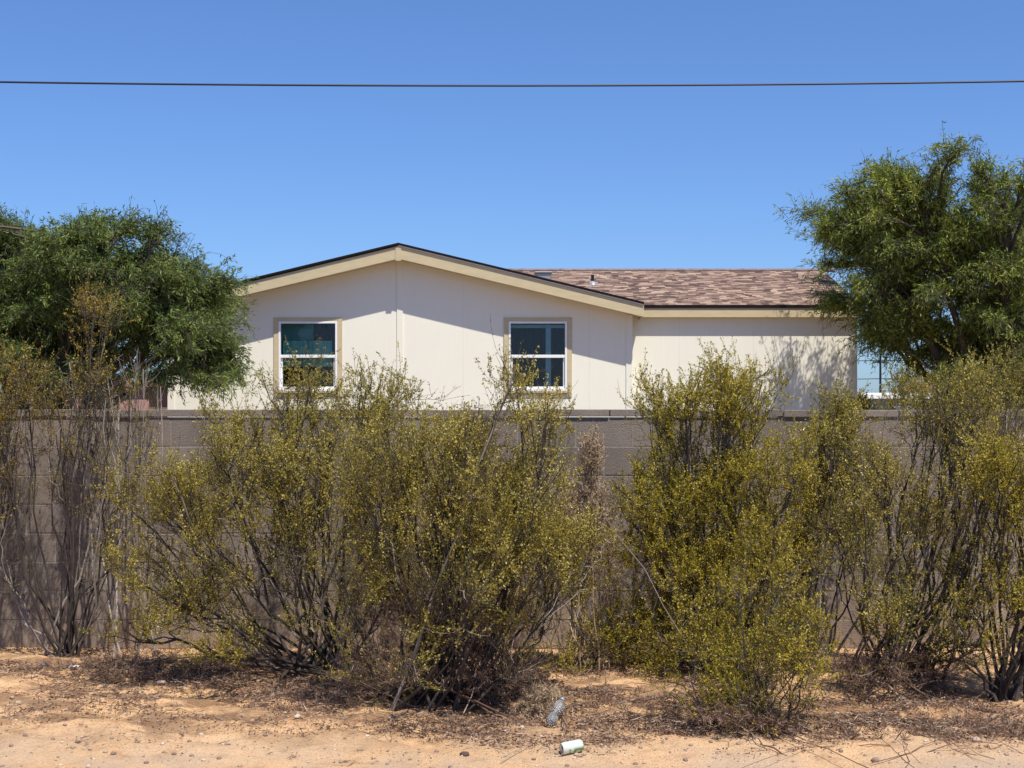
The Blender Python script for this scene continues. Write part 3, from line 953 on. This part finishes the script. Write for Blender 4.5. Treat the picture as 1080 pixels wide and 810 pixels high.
# ------------------------------------------------------------------ trees
mesquite('dark green mesquite tree covering the left end of the house', (-6.6, 19.6, 0),
         [(80, 325, 105, 90, 1), (185, 335, 62, 62, 1), (224, 370, 38, 48, .9), (212, 300, 34, 32, .7), (120, 258, 72, 36, .9), (30, 270, 52, 42, .7),
          (-70, 330, 120, 100, .7), (45, 380, 95, 38, 1), (205, 385, 50, 26, .9), (195, 280, 20, 22, .5), (15, 235, 25, 20, .6), (20, 320, 60, 90, 1), (150, 300, 70, 50, .8), (240, 290, 14, 16, .3)],
         7600, 19.6, 1.9, LEAF_MESQ_A, k0=12, per=38)
mesquite('broad yellow green mesquite tree at the right end of the house', (7.2, 21.0, 0),
         [(1050, 260, 110, 80, 1), (930, 225, 62, 38, .8), (886, 238, 38, 34, .7), (960, 290, 82, 60, 1), (1000, 345, 80, 42, 1.1), (1070, 205, 80, 32, .8),
          (1170, 280, 130, 110, .6), (932, 335, 34, 38, .6), (1070, 340, 100, 50, 1), (915, 212, 44, 24, .9), (960, 190, 50, 24, .8), (1000, 240, 70, 50, 1), (910, 195, 36, 16, .35), (922, 236, 42, 32, .8, 2.2), (955, 215, 50, 38, .8, 2.4), (900, 268, 26, 16, .4, 1.9), (1010, 182, 40, 14, .3), (892, 285, 22, 18, .3), (990, 385, 50, 16, .9), (1060, 385, 60, 30, 1), (950, 345, 26, 36, .8), (902, 308, 28, 32, .8), (874, 266, 24, 28, .5), (925, 350, 26, 30, .7)],
         8600, 21.2, 2.1, LEAF_MESQ_B, k0=13, per=38)

# ------------------------------------------------------------------ bushes
shrub('tall sparse rusty tipped bush on dark stems against the wall at far left', (68, 690),
      [(100, 350, 40, 45, .8), (60, 400, 55, 40, .8), (20, 470, 60, 70, .8), (100, 470, 65, 80, .8), (140, 400, 35, 50, .5), (20, 560, 40, 70, .5), (120, 560, 40, 60, .4), (92, 300, 18, 15, .5)],
      760, LEAF_RUST, k0=22, thick=0.30, per_leaf=12, depth=9.45, r0=0.013, curve=(0.72, 0.40), jit=0.05, bare=1.1, bare_to=1.9, lush=0.1)
shrub('rusty orange tipped bush cut by the left edge of the photo', (-45, 690),
      [(5, 400, 40, 50, 1), (-50, 420, 60, 80, .8), (10, 360, 14, 18, .5), (-20, 520, 50, 80, .6)],
      420, LEAF_RUST, k0=14, thick=0.30, per_leaf=14, depth=9.5, r0=0.013)
shrub('wide spreading olive bush left of centre with lime leaves low down', (345, 716),
      [(200, 510, 65, 50, 1, -.2), (290, 480, 80, 50, 1), (340, 430, 60, 42, .8), (400, 420, 42, 34, .7), (190, 600, 60, 34, .5, -.3), (250, 450, 40, 30, .5), (310, 400, 26, 22, .6), (408, 388, 20, 20, .6), (270, 560, 90, 60, .7, -.3),
       (150, 580, 40, 30, .5, -.2), (200, 665, 90, 30, .4, -.4), (340, 640, 60, 26, .2, -.3), (150, 640, 60, 24, .35, -.6), (260, 655, 60, 20, .25, -.8), (380, 520, 60, 60, .7), (400, 470, 50, 50, .7), (410, 580, 50, 50, .6), (160, 520, 40, 40, .5), (250, 610, 70, 40, .45)],
      2500, LEAF_OLIVE, k0=30, thick=0.62, per_leaf=22, r0=0.016, jit=0.12, bare=0.25, lush=0.08)
shrub('big twiggy olive bush in front at the centre with brown skirt', (470, 752),
      [(400, 480, 60, 60, .9), (390, 580, 50, 50, .7), (490, 490, 70, 55, .9), (560, 500, 45, 50, .7), (500, 560, 100, 60, .9, -.2), (560, 590, 60, 60, .7), (450, 640, 90, 50, .5, -.3), (535, 405, 14, 22, .35), (570, 430, 26, 30, .5), (556, 420, 12, 24, .5),
       (520, 450, 45, 22, .6), (600, 560, 40, 40, .7), (590, 480, 30, 30, .5), (430, 690, 80, 30, .3, -.3), (560, 660, 50, 40, .3)],
      2500, LEAF_OLIVE, k0=34, thick=0.60, per_leaf=20, r0=0.013, jit=0.2, bare=0.75, lush=0.1)
shrub('dense yellow green bush right of centre reaching above the wall', (745, 716),
      [(720, 430, 60, 34, 1), (790, 410, 40, 34, 1), (760, 400, 24, 26, .8), (832, 455, 30, 24, .6), (720, 500, 85, 50, 1), (800, 500, 70, 50, 1), (760, 570, 100, 50, .9, -.2), (690, 570, 50, 50, .8), (700, 650, 60, 50, .8), (800, 390, 20, 16, .5),
       (690, 400, 22, 14, .5), (760, 650, 90, 40, .7)],
      2500, LEAF_GREEN, k0=28, thick=0.60, per_leaf=24, r0=0.015, jit=0.12, depth=9.0, lush=0.25,
      extra=[([at(725, 680, 8.5), at(700, 640, 8.45), at(680, 600, 8.4), at(655, 570, 8.4), at(640, 548, 8.4)], 0.004)])
shrub('low bright green bush at the front below the dense right bush', (800, 776),
      [(770, 690, 45, 40, 1), (830, 680, 45, 45, .8), (800, 720, 55, 35, 1), (740, 640, 30, 28, .5), (850, 640, 30, 30, .4), (740, 720, 34, 20, .4), (880, 590, 26, 20, .3), (800, 620, 50, 40, .5)],
      950, LEAF_GREEN, k0=16, thick=0.34, per_leaf=17, r0=0.010, jit=0.08, dens=0.72, bare=0.15)
shrub('narrow spire of a bush against the wall below the house corner', (862, 690),
      [(886, 428, 11, 24, 1.6), (868, 440, 10, 14, .8), (880, 470, 24, 36, 1), (868, 520, 26, 46, .9), (905, 510, 22, 40, .6), (845, 560, 20, 40, .5)],
      560, LEAF_OLIVE, k0=12, thick=0.22, per_leaf=22, r0=0.012, depth=9.5, lush=0.45, dens=1.3)
shrub('open dark stemmed bush leaning right near the right edge', (935, 726),
      [(925, 478, 34, 34, .7), (985, 430, 50, 34, .9), (1040, 440, 50, 44, .8), (960, 510, 60, 50, .6), (1040, 520, 50, 60, .6), (900, 560, 40, 50, .6, -.2), (920, 600, 50, 40, .5, -.3), (985, 600, 60, 50, .4), (1010, 398, 26, 20, .5), (930, 640, 60, 40, .4, -.5), (1010, 660, 50, 40, .4, -.6)],
      1300, LEAF_OLIVE, k0=34, thick=0.5, per_leaf=15, r0=0.014, jit=0.13, curve=(0.7, 0.42), bare=0.5, dens=1.3, lush=0.1)
shrub('gold leaved bush on thick grey stems cut by the right edge', (1052, 748),
      [(1060, 480, 40, 34, 1.2), (1090, 520, 60, 60, .9), (1040, 590, 40, 40, .5), (1090, 620, 60, 60, .6), (1020, 660, 36, 30, .4), (1140, 500, 60, 80, .6)],
      900, LEAF_GREEN, k0=18, thick=0.4, per_leaf=17, r0=0.017, jit=0.10, lush=0.2, dens=1.15)
shrub('dark olive bush behind the wall under the right tree', (1040, 640),
      [(1040, 402, 44, 26, 1), (960, 412, 40, 20, .9), (1080, 395, 40, 34, 1), (1120, 410, 60, 40, .8), (1010, 430, 60, 40, .6)],
      900, LEAF_OLIVE, k0=16, thick=0.5, per_leaf=24, r0=0.012, depth=11.6, group='bushes beyond the wall')
shrub('small green bush beyond the wall at the foot of the house corner', (908, 600),
      [(909, 424, 6, 9, 1), (916, 434, 8, 10, 1)],
      160, LEAF_GREEN, k0=6, thick=0.3, per_leaf=30, r0=0.01, depth=24.2, lsize=0.03, group='bushes beyond the wall')
shrub('low green sprig between the centre bush and the dense right bush', (618, 716),
      [(605, 685, 16, 16, 1), (640, 660, 26, 26, .8), (600, 610, 36, 24, .6)],
      230, LEAF_GREEN, k0=9, thick=0.22, per_leaf=18, r0=0.007, depth=8.9)

# dead brush: bare straw coloured tangles
def brush(label, base_px, blobs, n, mat, depth=None, thick=0.3, k0=20, r0=0.005, jit=0.12, leaf=10, group='dead brush between the bushes', ls=0.03):
    reseed(label)
    d = depth or depth_of(base_px[1])
    b = np.array([(base_px[0]-540)/F*d, d, 0.0]); b[2] = ground_z(b[0], b[1])
    tips = sample_blobs(blobs, n, d, thick, 0.03)
    tips = tips[tips[:, 1] > 7.0]
    V, Q, U, TW, SE = grow(b, tips, k0, 8, r0, r0*0.6, 0.0018, base_jit=jit, wig=0.02)
    o = link('dead_brush', np_mesh('dead_brush', V-b, Q, U, smooth=True), mat)
    o.location = b
    P1, D1, rr = twig_points(TW, leaf, 0.1, 1.0)
    n1 = len(P1)
    Vl, Ql = leaf_quads(P1, D1/(np.linalg.norm(D1, axis=1, keepdims=True)+1e-9)*0.6+rng.normal(size=(n1, 3))*0.5, ls*(0.5+rng.random(n1)), np.full(n1, 0.0016))
    link('dry_leaves', np_mesh('dry_leaves', Vl-b, Ql, np.stack([rng.random(n1), rng.random(n1)], 1)), mat, o)
    return tag(o, label, 'dead brush', group)
brush('pinkish straw coloured dead brush standing against the wall right of centre', (615, 700),
      [(622, 480, 16, 30, 1), (620, 540, 34, 40, 1), (590, 580, 40, 50, .8), (640, 590, 30, 40, .8), (625, 470, 16, 26, 1.2), (612, 520, 30, 30, 1)], 2000, DRY, depth=9.0, thick=0.2)
brush('tan dead brush tangled behind the centre bush', (500, 700),
      [(500, 470, 30, 50, .8), (450, 500, 50, 50, .7), (560, 520, 50, 50, .8), (400, 480, 30, 40, .5)], 1100, DRY, depth=9.6, thick=0.2)
brush('brown tangle of dead twigs around the foot of the centre bush', (490, 745),
      [(420, 700, 70, 32, 1), (500, 700, 60, 40, 1), (550, 710, 40, 34, .9), (470, 650, 90, 50, .8), (380, 720, 40, 20, .6)], 2200, DRY_BROWN, thick=0.5, jit=0.3, k0=34)
brush('low straw coloured dead brush beside the crumpled bottle', (570, 762),
      [(572, 735, 26, 16, 1), (560, 750, 30, 10, .8)], 260, DRY, thick=0.15, jit=0.06, k0=14, r0=0.003)
brush('low brown dead twigs under the front right bush', (815, 785),
      [(800, 760, 50, 14, 1), (760, 750, 40, 14, .7)], 320, DRY_BROWN, thick=0.2, jit=0.15, k0=14, r0=0.004)
brush('grey brown dead twigs at the foot of the open right bush', (940, 740),
      [(930, 700, 60, 26, 1), (1000, 690, 40, 30, .8), (890, 700, 40, 20, .6)], 420, DRY_BROWN, thick=0.35, jit=0.2, k0=18, r0=0.006)
for px, py, lb in [(200, 712, 'flat brown dead twigs on the ground below the left bush, nearest the left edge'), (330, 738, 'brown dead twigs lying between the left and centre bushes'),
                   (665, 745, 'brown dead twigs on the sand just right of the drink can'), (905, 770, 'dark dead twigs on the sand in front of the open right bush'),
                   (1035, 765, 'dead twigs on the sand at the right edge below the gold leaved bush'), (110, 702, 'sparse dead twigs on the sand beside the far left bush')]:
    brush(lb, (px, py+8), [(px, py+4, 70, 10, 1), (px+30, py-4, 60, 10, .8), (px-40, py, 50, 9, .8)], 520, DRY_BROWN, thick=0.45, jit=0.45, k0=34, r0=0.0022, leaf=14, group='dead twigs lying on the sand')
brush('pale bare twigs showing above the wall cap at far left', (128, 690),
      [(135, 390, 22, 30, 1), (160, 400, 20, 26, .7), (110, 420, 26, 30, .7), (75, 400, 20, 34, .5)], 110, WOOD_PALE, depth=9.7, thick=0.12, leaf=1, k0=7, r0=0.008)

# ------------------------------------------------------------------ litter on the ground (nobody could count it)
def scatter(n, cx, cy, sx_, sy_):
    return np.stack([cx+rng.normal(size=n)*sx_, cy+rng.normal(size=n)*sy_], 1)
pts = []
for px, py, sx_, sy_, k_ in [(200, 712, .95, .32, 3600), (345, 725, .6, .3, 3000), (470, 750, .5, .3, 3600), (620, 740, .45, .35, 2200), (745, 730, .6, .35, 3000),
                         (810, 775, .45, .2, 2200), (940, 740, .6, .35, 3200), (1055, 755, .5, .3, 1800), (80, 700, .6, .3, 1500), (560, 700, 1.8, .5, 5000), (560, 755, 1.9, .35, 6500), (230, 745, .7, .22, 2200), (660, 780, .8, .18, 2600), (900, 775, .9, .2, 3000)]:
    d = depth_of(py)
    pts.append(scatter(int(k_*4.2), (px-540)/F*d, d, sx_, sy_))
pts = np.concatenate(pts)
pts = pts[(pts[:, 1] < 9.95) & (pts[:, 1] > 6.75)]
pts = pts[np.array([mnoise.noise(Vector((a*2.0, b_*3.5, 2.0))) > random.random()*0.42-0.14 for a, b_ in pts])]
n1 = len(pts)
gz = np.array([ground_z(a, b_) for a, b_ in pts])
ang = rng.random(n1)*2*np.pi
L = 0.012+0.10*rng.random(n1)**5
Dv = np.stack([np.cos(ang), np.sin(ang), rng.normal(size=n1)*0.25], 1)
P0 = np.stack([pts[:, 0], pts[:, 1], gz+0.006+0.012*rng.random(n1)], 1)
Vl, Ql = leaf_quads(P0, Dv, L, 0.0025+0.004*rng.random(n1)*(L < 0.03))
lt = link('leaf_litter', np_mesh('leaf_litter', Vl, Ql, np.stack([rng.random(n1), rng.random(n1)], 1)), DRY_BROWN)
tag(lt, 'brown twigs and dead leaves strewn under the bushes', 'leaf litter', kind='stuff')

def stone_mesh(r, seed, squash=0.65):
    rr = random.Random(seed)
    import bmesh
    bm = bmesh.new(); bmesh.ops.create_icosphere(bm, subdivisions=2, radius=r)
    off = Vector((seed*3.1, seed*1.7, 0))
    for v in bm.verts:
        v.co *= 1+0.35*mnoise.noise(v.co/r*1.1+off)
        v.co.z *= squash
    me = bpy.data.meshes.new('stone'); bm.to_mesh(me); bm.free()
    return me
# gravel
base = []
for s_ in range(5):
    me = stone_mesh(1.0, s_+1)
    base.append((np.array([v.co[:] for v in me.vertices]), np.array([p_.vertices[:] for p_ in me.polygons])))
    bpy.data.meshes.remove(me)
VV, QQ, k_ = [], [], 0
npb = 4200
for i in range(npb):
    y = random.uniform(6.3, 7.6) if i % 3 else random.uniform(6.4, 9.8)
    x = random.uniform(-4.2, 4.2)
    r_ = 0.0025+0.010*random.random()**5 + (0.012*random.random() if random.random() < 0.03 else 0)
    v, f = base[i % 5]
    a = random.random()*6.28
    rot = np.array([[math.cos(a), -math.sin(a), 0], [math.sin(a), math.cos(a), 0], [0, 0, 1]])
    VV.append(v@rot.T*r_+np.array([x, y, ground_z(x, y)+r_*0.2])); QQ.append(f+k_); k_ += len(v)
nf = len(base[0][1])
gv = link('gravel', np_mesh('gravel', np.concatenate(VV), np.concatenate(QQ), np.repeat(rng.random((npb, 2)), nf, axis=0), smooth=True),
          wood_material('gravel_stone', (0.22, 0.155, 0.115), (0.42, 0.30, 0.21), (0.60, 0.48, 0.38), 0.85))
tag(gv, 'small loose stones scattered over the sand', 'gravel', kind='stuff')

def on_ground(px, py, dz=0.0):
    d = depth_of(py)
    x = (px-540)/F*d
    return Vector((x, d, ground_z(x, d)+dz))

# ------------------------------------------------------------------ litter one can count
def lathe(prof, seg=28):
    V, Q = [], []
    for z, r_ in prof:
        for i in range(seg):
            a = 2*math.pi*i/seg
            V.append((z, r_*math.cos(a), r_*math.sin(a)))
    for j in range(len(prof)-1):
        for i in range(seg):
            Q.append((j*seg+i, j*seg+(i+1) % seg, (j+1)*seg+(i+1) % seg, (j+1)*seg+i))
    return np.array(V), np.array(Q)

cm, n, b = nodes_of('can_print')
tc = N(n, 'ShaderNodeTexCoord').outputs['Object']
s3 = N(n, 'ShaderNodeSeparateXYZ'); n.links.new(tc, s3.inputs[0])
band = ramp(n, noise_tex(n, 26, 2, tc), [(0.50, (0.70, 0.74, 0.68)), (0.54, (0.16, 0.34, 0.12))])
msk = N(n, 'ShaderNodeMapRange'); n.links.new(s3.outputs[2], msk.inputs[0]); msk.inputs[1].default_value = 0.024; msk.inputs[2].default_value = 0.014
n.links.new(mixc(n, msk.outputs[0], (0.66, 0.74, 0.66), band), b.inputs['Base Color'])
b.inputs['Roughness'].default_value = 0.35; b.inputs['Metallic'].default_value = 0.25
V, Q = lathe([(-0.0615, 0.026), (-0.060, 0.027), (-0.052, 0.0325), (0.048, 0.033), (0.056, 0.029), (0.0605, 0.024), (0.058, 0.021), (0.054, 0.0)])
for v in V:   # a few dents
    dd = mnoise.noise(Vector(v)*38)
    v[1:] *= 1 + 0.05*dd
can = link('drink_can', np_mesh('drink_can', V, Q, smooth=True), cm)
can.location = on_ground(603, 799, 0.030)
can.rotation_euler = (R(40), R(-4), R(24)); can.scale = (0.9, 0.9, 0.9)
ALU = simple('bare_aluminium', (0.55, 0.50, 0.46), 0.35, 0.1, metal=0.8)
V, Q = lathe([(-0.0612, 0.026), (-0.0625, 0.0245), (-0.058, 0.0225), (-0.0575, 0.0)])
link('can_lid', np_mesh('can_lid', V, Q, smooth=True), ALU, can)
V, Q = lathe([(-0.0585, 0.0095), (-0.0583, 0.0)], 16)
V[:, 2] += 0.009
link('can_opening', np_mesh('can_opening', V, Q), DARKM, can)
tag(can, 'green and white drink can lying on the sand in front', 'can')

pm, n, b = nodes_of('clear_plastic')
b.inputs['Base Color'].default_value = (0.60, 0.60, 0.61, 1)
b.inputs['Transmission Weight'].default_value = 0.75
b.inputs['Roughness'].default_value = 0.22
b.inputs['IOR'].default_value = 1.3
bump(n, b, noise_tex(n, 60, 3, wpos(n)), 0.8, 0.01)
def crumple(V, s1, a1, seed):
    out = []
    for v in V:
        p = Vector(v)
        o_ = Vector((mnoise.noise(p*s1+Vector((seed, 0, 0))), mnoise.noise(p*s1+Vector((0, seed, 5))), mnoise.noise(p*s1+Vector((3, 0, seed)))))
        out.append(tuple(p+o_*a1))
    return np.array(out)
V, Q = lathe([(-0.085, 0.0), (-0.083, 0.026), (-0.07, 0.034), (-0.045, 0.033), (-0.02, 0.030), (-0.012, 0.017), (0.0, 0.015), (0.012, 0.020), (0.03, 0.033), (0.055, 0.034), (0.075, 0.026), (0.092, 0.013), (0.105, 0.012), (0.106, 0.010)], 30)
V = crumple(V, 30, 0.013, 2.0)*0.85
bt = link('plastic_bottle', np_mesh('plastic_bottle', V, Q, smooth=True), pm)
bt.location = on_ground(586, 775, 0.06)
bt.rotation_euler = (0, R(-36), R(62))
V, Q = lathe([(0.100, 0.0), (0.100, 0.0145), (0.116, 0.0145), (0.117, 0.0)], 20)
link('cap', np_mesh('cap', V*0.88, Q, smooth=False), GREYM, bt)
tag(bt, 'crumpled clear plastic bottle just behind the drink can', 'bottle')

def scrap(name, label, cat, px, py, sx_, sy_, mat, seed, dz=0.01):
    nx = 14
    V = []; Q = []
    for i in range(nx+1):
        for j in range(nx+1):
            x, y = (i/nx-.5)*sx_, (j/nx-.5)*sy_
            V.append((x, y, 0.35*min(sx_, sy_)*mnoise.noise(Vector((x/sx_*2.4, y/sy_*2.4, seed)))))
    for i in range(nx):
        for j in range(nx):
            a = i*(nx+1)+j; Q.append((a, a+nx+1, a+nx+2, a+1))
    V = crumple(V, 30, 0.01, seed)
    o = link(name, np_mesh(name, V, np.array(Q), smooth=True), mat)
    sm_ = o.modifiers.new('thickness', 'SOLIDIFY'); sm_.thickness = 0.0015
    o.location = on_ground(px, py, dz); o.rotation_euler = (0.15, 0.1, seed)
    return tag(o, label, cat)
scrap('plastic_scrap', 'black plastic scrap in the dead twigs left of the bottle', 'litter', 553, 742, 0.15, 0.10, simple('black_plastic', (0.02, 0.02, 0.024), 0.35), 1.3, 0.03)
scrap('paper_scrap', 'small white paper scrap on the sand near the left bush', 'litter', 78, 714, 0.055, 0.05, simple('white_paper', (0.7, 0.69, 0.66), 0.7), 2.2, 0.02)
scrap('foil_scrap', 'tiny blue scrap on the sand at far left', 'litter', 47, 708, 0.06, 0.035, simple('blue_foil', (0.10, 0.15, 0.26), 0.4), 3.1, 0.015)

DST = simple('dark_stone', (0.10, 0.06, 0.05), 0.9, 0.2, 30)
me = stone_mesh(0.024, 9, 0.5)
for p_ in me.polygons: p_.use_smooth = True
st = link('stone', me, DST); st.location = on_ground(490, 797, 0.008)
tag(st, 'dark flat stone alone on the pale sand in front', 'stone')
for px, py, s_, lb in [(170, 731, 0.030, 'pinkish stone half in shade under the left of the bushes'), (1030, 790, 0.022, 'small tan stone on the sand near the right corner')]:
    me = stone_mesh(s_, px % 7 + 2, 0.6)
    for p_ in me.polygons: p_.use_smooth = True
    st = link('stone', me, simple('tan_stone', (0.46, 0.33, 0.26), 0.9, 0.2, 30)); st.location = on_ground(px, py, 0.008)
    tag(st, lb, 'stone')

def stick(label, pxs, r_, mat):
    P = [on_ground(a, b_, 0.012+e) for a, b_, e in pxs]
    P = np.array([p_[:] for p_ in P])
    t = np.linspace(0, len(P)-1, 16)
    i = np.minimum(t.astype(int), len(P)-2); f = (t-i)[:, None]
    X = P[i]*(1-f)+P[i+1]*f + rng.normal(size=(16, 3))*0.004
    m_ = MB().tube([tuple(x-X[0]) for x in X], list(np.linspace(r_, r_*0.4, 16)), 6)
    o = m_.build('fallen_stick', mat, None, smooth=True); o.location = X[0]
    return tag(o, label, 'stick', 'fallen sticks on the sand')
stick('pale fallen stick on the sand left of the front right bush', [(668, 768, 0), (690, 771, .01), (716, 770, .02)], 0.006, WOOD_PALE)
stick('bent pale twig upright in the brown tangle right of the centre bush', [(536, 712, .0), (540, 712, .06), (548, 712, .09), (556, 712, .085)], 0.005, WOOD_PALE)
stick('thin straw stalk running down to the drink can', [(590, 765, .04), (598, 785, .03), (604, 792, .02)], 0.003, WOOD_PALE)
